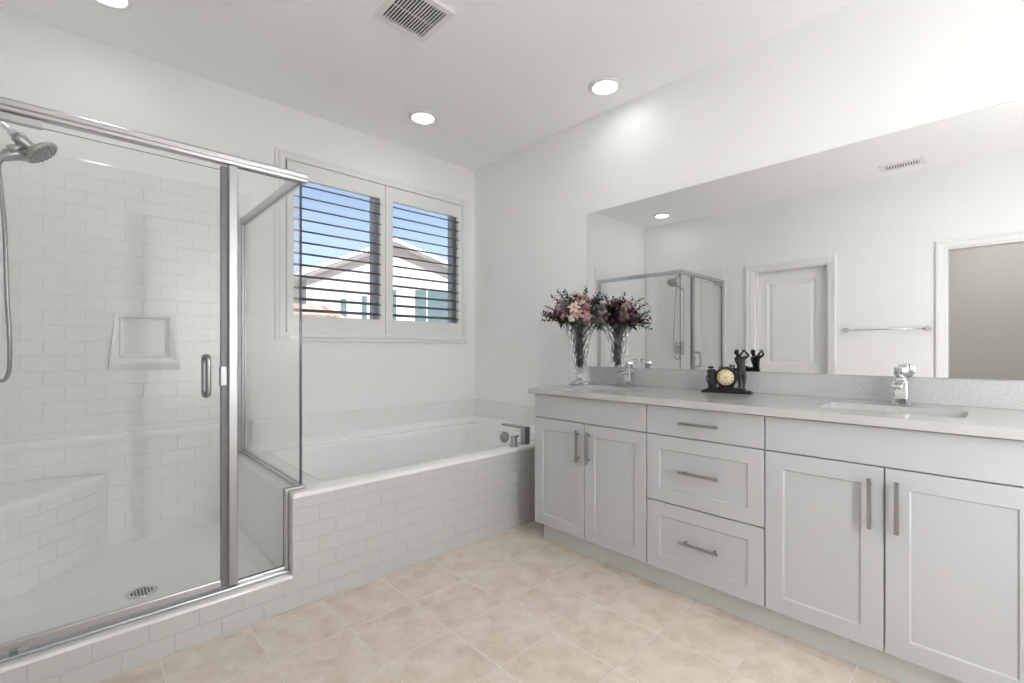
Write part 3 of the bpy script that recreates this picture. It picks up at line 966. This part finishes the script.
mix = [('lily', 'pink'), ('cluster', 'rose'), ('rose', 'pink'), ('heather', 'mauve'), ('lily', 'rose'), ('cluster', 'cream'), ('rose', 'mauve'), ('lily', 'cream'),
       ('heather', 'wine'), ('cluster', 'pink'), ('rose', 'rose'), ('sprig', 'leafg'), ('lily', 'mauve'), ('cluster', 'wine'), ('sprig', 'leafd')]
tips = []
n = 84
for i in range(n):
    zc_ = 1 - (i + .5) / n * 1.02
    az = i * 2.39996
    s_ = math.sqrt(max(0, 1 - zc_ * zc_))
    d = Vector((s_ * math.cos(az), s_ * math.sin(az), zc_ * 1.0 + .02))
    k, c = mix[(i * 7) % len(mix)]
    dist = random.uniform(.120, .172)
    if k == 'sprig': dist = .12
    bloom(k, c, d, dist, random.uniform(0, 6))
    tips.append((d, dist))
for i in range(20):                                              # loose sprays reaching out of the bunch
    az = i * 2.1 + .3
    el = [.10, .75, .30, 1.05, .0, .6, .15, .95, -.05, .5, .25, .8, -.1, .4, .05, .65, .2, -.15, .35, .1][i]
    d = Vector((math.cos(az) * math.cos(el), math.sin(az) * math.cos(el), math.sin(el)))
    k, c = [('sprig', 'leafd'), ('sprig', 'mauve'), ('sprig', 'leafg'), ('heather', 'wine'), ('sprig', 'wine')][i % 5]
    bloom(k, c, d, .165 if k == 'heather' else .145, i)
    tips.append((d, .13))
mb = MB()
for i in range(190):
    az = random.uniform(0, 2 * PI); el = random.uniform(-.3, 1.2)
    d = Vector((math.cos(az) * math.cos(el), math.sin(az) * math.cos(el), math.sin(el)))
    dist = random.uniform(.05, .14)
    base = HB + Vector((d.x * dist, d.y * dist, d.z * dist * .9))
    petal(mb, base, frame_of(d + Vector((random.uniform(-.5, .5), random.uniform(-.5, .5), random.uniform(-.4, .3)))), random.uniform(0, 6), random.uniform(.035, .065), random.uniform(.014, .024), .4, .8, mi=int(i % 3 == 0))
lf = mb.build('foliage', [FM['leafd'], FM['leafg']], bq, recalc=False)
lf['kind'] = 'stuff'
mb = MB()
for d, dist in tips:
    e = HB + Vector((d.x * dist * .9, d.y * dist * .9, d.z * dist * .85))
    a = random.uniform(0, 6.28); r0 = random.uniform(.006, .030)
    mb.tube(spline([VC + Vector((r0 * math.cos(a), r0 * math.sin(a), .20)), VC + Vector((r0 * 1.3 * math.cos(a), r0 * 1.3 * math.sin(a), .30)), HB + Vector((r0 * 1.8 * math.cos(a), r0 * 1.8 * math.sin(a), -.015)), e], 5), .0036, 6)
sm = mb.build('flower_stem', FM['stem'], bq); sm['kind'] = 'stuff'
mb = MB()
for i in range(420):
    z = .112 + .15 * random.random()
    rmax = .020 + (z - .112) * .16
    a = random.uniform(0, 6.28); r0 = rmax * math.sqrt(random.random())
    petal(mb, VC + Vector((r0 * math.cos(a), r0 * math.sin(a), z)), frame_of((random.uniform(-1, 1), random.uniform(-1, 1), random.uniform(-.2, 1))), random.uniform(0, 6), .014, .013, .5, .8)
dp_ = mb.build('dried_petals', FM['dry'], bq, recalc=False)
dp_['kind'] = 'stuff'; dp_['label'] = 'rust brown dried petals'

# ---- golf clock
CK = empty('golf_clock', (-.128, -2.250, ZC), R(-79))
tag(CK, 'black mantel clock with golfer figure and golf bag by the mirror', 'clock')
mb = MB()
mb.box(-.118, .118, -.036, .036, .0005, .011, .004)
mb.box(-.110, .110, -.031, .031, .010, .016, .003)
mb.box(-.092, .088, -.026, .026, .015, .027, .003)
mb.build('clock_base', M['bronze'], CK, local=True)
cc = Vector((-.001, -.002, .082))
mb = MB()
mb.lathe([(.0, .020), (.050, .020), (.054, .014), (.054, -.016), (.050, -.022), (.043, -.024), (.040, -.020), (.0, -.019)], cc, (0, 1, 0), 40)
mb.prism([(-.038, .026), (.038, .026), (.030, .045), (-.030, .045)], 'y', -.018, .016, .003)
mb.tube([(-.030, .0, .128), (-.018, 0, .138)], .005, 8)
mb.sphere((-.032, 0, .130), .006, 8); mb.sphere((.043, 0, .122), .009, 8)
cs = mb.build('clock_case', M['bronze'], CK, local=True)
mb = MB()
mb.lathe([(0, 0), (.0405, 0), (.0405, -.0015), (0, -.0016)], cc + Vector((0, -.0195, 0)), (0, 1, 0), 40)
fc = mb.build('clock_face', M['dial'], cs, local=True)
mb = MB()
for k in range(12):
    a = k * PI / 6
    u = Vector((math.sin(a), 0, math.cos(a))); p = Vector((u.z, 0, -u.x))
    c0 = cc + Vector((0, -.0216, 0))
    w_ = .0016 if k % 3 else .0026
    q4 = [c0 + u * .029 + p * w_, c0 + u * .029 - p * w_, c0 + u * .036 - p * w_, c0 + u * .036 + p * w_]
    vb = [x + Vector((0, .0006, 0)) for x in q4]
    mb.rings([vb, q4], smooth=False)
mb.build('hour_marks', M['ink'], fc, local=True)
def hand(ang, ln, wd):
    mb = MB()
    u = Vector((math.sin(ang), 0, math.cos(ang))); p = Vector((u.z, 0, -u.x)); c0 = cc + Vector((0, -.0225, 0))
    q4 = [c0 - u * .006 + p * wd, c0 - u * .006 - p * wd, c0 + u * ln - p * wd * .4, c0 + u * ln + p * wd * .4]
    mb.rings([[x + Vector((0, .0006, 0)) for x in q4], q4], smooth=False)
    mb.build('clock_hand', M['brass'], fc, local=True)
hand(R(152), .030, .0014); hand(R(75), .021, .0018)
# golf bag
mb = MB()
bc = Vector((-.068, -.004, .027))
mb.lathe([(0, 0), (.017, 0), (.020, .006), (.021, .03), (.020, .066), (.022, .086), (.022, .092), (.019, .094), (.016, .088), (0, .087)], bc, (-.06, 0, 1), 18, rmod=None)
for (dx, dy, h_) in ((-.010, 0, .022), (0, .008, .026), (.009, -.004, .023), (.002, -.009, .020)):
    mb.tube([bc + Vector((dx - .005, dy, .083)), bc + Vector((dx - .006, dy, .088 + h_ * .6))], .0022, 6)
    mb.sphere(bc + Vector((dx - .007, dy, .092 + h_ * .6)), .0055, 8, sc=(1.4, .8, .8))
mb.box(bc.x - .016, bc.x + .013, bc.y - .024, bc.y - .015, bc.z + .014, bc.z + .048, .004)
mb.tube([bc + Vector((-.020, -.004, .07)), bc + Vector((-.029, -.006, .05)), bc + Vector((-.024, -.004, .022))], .003, 8)
mb.build('golf_bag', M['bronze2'], CK, local=True)
# golfer: one continuous skinned figure at the top of a swing, seen from behind
def skin_figure(name, verts, edges, radii, m, parent, root=0):
    me = bpy.data.meshes.new(name)
    me.from_pydata([Vector(v) for v in verts], edges, [])
    ob = bpy.data.objects.new(name, me); C.objects.link(ob); ob.parent = parent
    me.materials.append(m)
    md = ob.modifiers.new('skin', 'SKIN'); md.use_smooth_shade = True
    if not me.skin_vertices: me.skin_vertices.new()
    for i, r in enumerate(radii):
        me.skin_vertices[0].data[i].radius = (r, r) if not isinstance(r, tuple) else r
        me.skin_vertices[0].data[i].use_root = (i == root)
    s = ob.modifiers.new('subdivision', 'SUBSURF'); s.levels = 2; s.render_levels = 2
    return ob
gx = .070
V = [(gx, 0, .118), (gx - .002, 0, .140), (gx - .006, 0, .165), (gx - .013, 0, .186), (gx - .021, -.002, .209),             # 0 pelvis,1 waist,2 chest,3 neck base,4 neck
     (gx - .008, -.004, .108), (gx - .007, -.005, .070), (gx - .006, -.003, .034), (gx - .012, -.016, .030),                # 5 hipL 6 kneeL 7 ankleL 8 toeL
     (gx + .010, .004, .108), (gx + .012, .002, .070), (gx + .010, .004, .036), (gx + .008, -.010, .030),                   # 9.. right leg
     (gx - .028, .000, .180), (gx - .004, -.024, .192), (gx + .010, -.020, .216),                                           # 13 shL 14 elbL 15 handL
     (gx + .012, .002, .182), (gx + .036, -.006, .196), (gx + .018, -.018, .218)]                                          # 16 shR 17 elbR 18 handR
Ed = [(0, 1), (1, 2), (2, 3), (3, 4), (0, 5), (5, 6), (6, 7), (7, 8), (0, 9), (9, 10), (10, 11), (11, 12), (2, 13), (13, 14), (14, 15), (2, 16), (16, 17), (17, 18)]
Rd = [.0175, .016, (.021, .015), .012, .0075, .013, .0095, .007, .005, .013, .0095, .007, .005, .009, .0062, .005, .009, .0062, .005]
gf = skin_figure('golfer_figure', V, Ed, Rd, M['bronze2'], CK)
mb = MB()
hcn = Vector((gx - .022, -.003, .211))
mb.sphere(hcn, .0115, 14, sc=(.95, 1.05, 1.15))
mb.sphere(hcn + Vector((.0, -.0108, -.001)), .003, 8, sc=(.8, 1, 1.2))            # nose
mb.sphere(hcn + Vector((.0105, 0, 0)), .003, 8, sc=(.5, 1, 1.3)); mb.sphere(hcn + Vector((-.0105, 0, 0)), .003, 8, sc=(.5, 1, 1.3))
mb.lathe([(0, .016), (.007, .0145), (.0112, .008), (.0118, .004), (.0, .003)], hcn, (0, 0, 1), 16)   # cap
mb.box(hcn.x - .008, hcn.x + .008, hcn.y - .020, hcn.y - .006, hcn.z + .004, hcn.z + .006, .0008)
mb.build('golfer_head', M['bronze'], CK, local=True)
mb = MB()
mb.sphere((gx + .014, -.019, .218), .0058, 10)
for k in range(4):
    mb.tube([(gx + .008 + k * .0035, -.024, .216 + k * .001), (gx + .009 + k * .0035, -.0255, .221), (gx + .011 + k * .003, -.021, .2245)], .0019, 6)
mb.tube([(gx + .008, -.016, .220), (gx + .006, -.018, .225)], .002, 6)
mb.build('golfer_hand', M['bronze'], CK, local=True)
mb = MB()
mb.tube([(gx + .020, -.016, .224), (gx - .01, .012, .186), (gx - .058, .020, .146), (gx - .095, .020, .126)], .0013, 8)
mb.sphere((gx - .098, .020, .1245), .0045, 8, sc=(1.5, 1, 1))
mb.build('golf_club', M['nickel'], CK, local=True)

# ================================================================ CEILING FITTINGS
def downlight(x, y, label, m=None):
    t = tag(empty('recessed_light', (x, y, H)), label, 'ceiling light', 'recessed ceiling lights')
    MB().lathe([(.070, -.008), (.073, -.013), (.084, -.015), (.095, -.010), (.098, -.0005), (.066, -.0005), (.066, -.003)], (0, 0, 0), seg=48).build('light_trim', M['trim'], t, local=True)
    MB().lathe([(.0705, -.0065), (.0705, -.0045), (.0, -.0045), (.0, -.0068)], (0, 0, 0), seg=48).build('light_lens', m or M['lens'], t, local=True)
    return t
L0 = downlight(-.857, -.505, 'round recessed ceiling light above the bathtub near the window')
def lightcopy(x, y, label):
    c = copy_tree(L0); c.location = (x, y, H); c['label'] = label
    return c
def added_light(x, y, label):  # unseen recessed light, added to fill the room
    return downlight(x, y, label, M['lens_added'])
lightcopy(-.259, -1.584, 'round recessed ceiling light close to the mirror wall, above the flower vase')
lightcopy(-2.49, -.475, 'round recessed ceiling light above the shower')
added_light(-1.35, -2.20, 'round recessed ceiling light over the middle of the room, added as fill out of the frame')
added_light(-1.35, -2.95, 'round recessed ceiling light level with the doorway, added as fill out of the frame')
fl = tag(empty('fill_lamp', (-1.49, -3.93, 0)), 'slim column fill lamp with glowing opal tube added unseen behind the camera', 'fill lamp')  # added lamp, lifts the overall brightness of the room
MB().lathe([(0, .0005), (.13, .0005), (.13, .012), (.02, .022), (0, .022)], (0, 0, 0), seg=36).build('fill_lamp_base', M['nickel'], fl, local=True)
MB().tube([(0, 0, .02), (0, 0, .60)], .014, 14).lathe([(0, .598), (.027, .598), (.027, .625), (0, .625)], (0, 0, 0), seg=24).build('pole', M['nickel'], fl, local=True)
MB().lathe([(0, .6255), (.025, .6255), (.025, 2.18), (.018, 2.195), (0, 2.2)], (0, 0, 0), seg=24).build('fill_lamp_tube', M['column'], fl, local=True)
fg = tag(empty('fill_lamp', (-.69, -3.93, 0)), 'fill lamp with opal globe added unseen behind the camera, nearest the vanity wall', 'fill lamp')  # second added lamp, shares the fill with the column
MB().lathe([(0, .0005), (.13, .0005), (.13, .012), (.02, .022), (0, .022)], (0, 0, 0), seg=36).build('fill_lamp_base', M['nickel'], fg, local=True)
MB().tube([(0, 0, .02), (0, 0, 1.16)], .011, 14).lathe([(0, 1.155), (.05, 1.155), (.055, 1.165), (.05, 1.18), (0, 1.18)], (0, 0, 0), seg=24).build('pole', M['nickel'], fg, local=True)
MB().sphere((0, 0, 1.30), .125, 32).build('fill_lamp_globe', M['globe'], fg, local=True)
hl = downlight(-3.9, -3.3, 'added ceiling light for the room beyond the open doorway', M['halllens'])  # unseen lamp put in to brighten the hall walls
# exhaust fan
xv, yv = -1.425, -1.318
fv = tag(empty('exhaust_fan', (xv, yv, H)), 'square white exhaust fan grille with slats on the ceiling', 'exhaust fan')
mb = MB()
mb.grid_slab('z', H - .016, H - .0005, [xv - .14, xv + .14], [yv - .14, yv + .14], [(xv - .112, xv + .112, yv - .112, yv + .112)])
mb.build('fan_frame', M['trim'], fv)
MB().box(xv - .112, xv + .112, yv - .112, yv + .112, H - .0018, H - .0006).build('fan_shade_sheet', M['dark'], fv)  # flat dark sheet painted as the shade behind the slats
mb = MB()
n = 15
for i in range(n + 1):
    x = xv - .112 + .224 * i / n
    mb.box(x - .0030, x + .0030, yv - .112, yv + .112, H - .0155, H - .0125)
mb.box(xv - .112, xv + .112, yv - .002, yv + .002, H - .0145, H - .0125)
mb.build('fan_grille', M['trim'], fv)
# register above the door wall, seen in the mirror
xr, yr = -2.61, -2.655
rg_ = tag(empty('ceiling_register', (xr, yr, H)), 'small white slotted air register on the ceiling, seen in the mirror', 'air vent')
MB().grid_slab('z', H - .008, H - .0005, [xr - .085, xr + .085], [yr - .15, yr + .15], [(xr - .05, xr + .05, yr - .115, yr + .115)]).build('register_frame', M['trim'], rg_)
MB().box(xr - .05, xr + .05, yr - .115, yr + .115, H - .0018, H - .0006).build('register_shade_sheet', M['dark'], rg_)  # thin dark sheet stands in for shade inside the register
mb = MB()
for i in range(13):
    y = yr - .115 + .23 * (i + .5) / 13
    mb.box(xr - .05, xr + .05, y - .0045, y + .0045, H - .008, H - .003)
mb.build('register_grille', M['trim'], rg_)
# towel bar
tb = tag(empty('towel_bar', (XL, -2.5, 1.33)), 'chrome towel bar between the doors, seen in the mirror', 'towel bar')
MB().tube([(XL + .062, -2.205, 1.33), (XL + .062, -2.797, 1.33)], .008, 12).build('bar', M['chrome'], tb)
for y in (-2.205, -2.797):
    mb = MB()
    mb.lathe([(0, 0), (.024, 0), (.024, .008), (.012, .014), (.010, .06), (.014, .064), (.014, .074), (0, .076)], (XL + .0005, y, 1.33), (1, 0, 0), 20)
    mb.build('bar_post', M['chrome'], tb)

# ================================================================ OUTSIDE
struct(MB().box(-8, 22, 3.0, 30, -3.2, -3.1).build('ground', M['ground']))
pk = Vector((4.78, 10.0, 4.695))
ph = -.587
nh = tag(empty('neighbor_house', (pk.x, pk.y, -3.1), ph), 'white stucco house with low gable roof seen through the shutters', 'house')
k = .4105
zr = pk.z + 3.1                 # ridge height above the ground (local z = 0 at the ground)
SW = 5.2
FR = .0                         # roof edge plane (local y), wall set back behind it
WB = .5
mb = MB()
zw = lambda s: zr - .155 - k * abs(s)
mb.prism([(-2.79, 0), (5.2, 0), (5.2, zw(5.2)), (0, zw(0)), (-2.79, zw(2.79))], 'y', WB, WB + 7)
mb.build('house_wall', M['stucco'], nh, local=True)
mb = MB()
for s in (-1, 1):
    e = 4.15 if s < 0 else 6.0
    mb.prism([(0, zr), (s * e, zr - k * e), (s * e, zr - k * e - .10), (0, zr - .10)], 'y', FR + .03, 8.6)
mb.build('house_roof', M['shingle'], nh, local=True)
mb = MB()
for s in (-1, 1):
    e = 4.17 if s < 0 else 6.0
    mb.prism([(0, zr + .02), (s * e, zr + .02 - k * e), (s * e, zr - .11 - k * e), (0, zr - .11)], 'y', FR - .01, FR + .04)
mb.build('fascia_board', M['fascia'], nh, local=True)
mb = MB()
for s in (-1, 1):
    e = 4.1 if s < 0 else 6.0
    mb.prism([(0, zr - .11), (s * e, zr - .11 - k * e), (s * e, zr - .15 - k * e), (0, zr - .15)], 'y', FR + .05, 8.5)
mb.build('roof_soffit', M['soffit'], nh, local=True)
def hw(s0, s1, z0, z1, mull=None):
    mb = MB()
    mb.box(s0 - .05, s1 + .05, WB - .03, WB + .02, z0 - .05, z1 + .05, .01)
    f = mb.build('house_window', M['fascia'], nh, local=True)
    ed = [s0] + ([mull] if mull else []) + [s1]
    for a, b in zip(ed[:-1], ed[1:]):
        MB().box(a + .02, b - .02, WB - .04, WB - .031, z0, z1).build('house_pane', M['teal'], f, local=True)
hw(-1.759, -1.528, 4.933, 5.891)
hw(-1.095, -0.897, 4.874, 5.985)
hw(-0.126, 0.034, 4.883, 6.202)
hw(0.600, 2.037, 4.699, 6.218, 1.008)
# lower tiled roof at the left
th_ = tag(empty('tiled_house', (.2, 6.6, -3.1)), 'low house with terracotta tile roof at the lower left of the window', 'house')
MB().box(-2.2, 1.5, .3, 2.9, 0, 4.72).build('house_wall', M['stucco'], th_, local=True)
mb = MB()
nt_ = 22
ex0, ex1, rx1 = -2.5, 1.78, 1.62                                  # eave ends, ridge end
for i in range(nt_):
    ring0, ring1 = [], []
    for k_ in range(9):
        f0 = (i + (1 - math.cos(PI * k_ / 8)) / 2) / nt_
        up = .045 * math.sin(PI * k_ / 8)
        ring0.append((ex0 + (ex1 - ex0) * f0, 0, 4.72 + up)); ring1.append((ex0 + (rx1 - ex0) * f0, 1.6, 5.25 + up))
    mids = [[tuple(a + (b - a) * t for a, b in zip(p, q_)) for p, q_ in zip(ring0, ring1)] for t in (0, .25, .5, .75, 1)]
    for a, b in zip(mids[:-1], mids[1:]):
        mb.rings([a, [(p[0], p[1], p[2] - .02) for p in b]], closed=False, cap0=False, cap1=False)
mb.tube([(ex0, 1.6, 5.27), (rx1 + .02, 1.6, 5.27)], .07, 10)
mb.tube([(rx1, 1.6, 5.27), (ex1, 0, 4.75)], .06, 10)
b_ = [(ex0, 0, 4.68), (ex1, 0, 4.68), (ex1, 3.2, 4.68), (ex0, 3.2, 4.68)]
mb.rings([b_, [(ex0, 1.58, 5.22), (rx1, 1.58, 5.22), (rx1, 1.62, 5.22), (ex0, 1.62, 5.22)]], smooth=False)
mb.build('house_roof', M['terracotta'], th_, local=True)
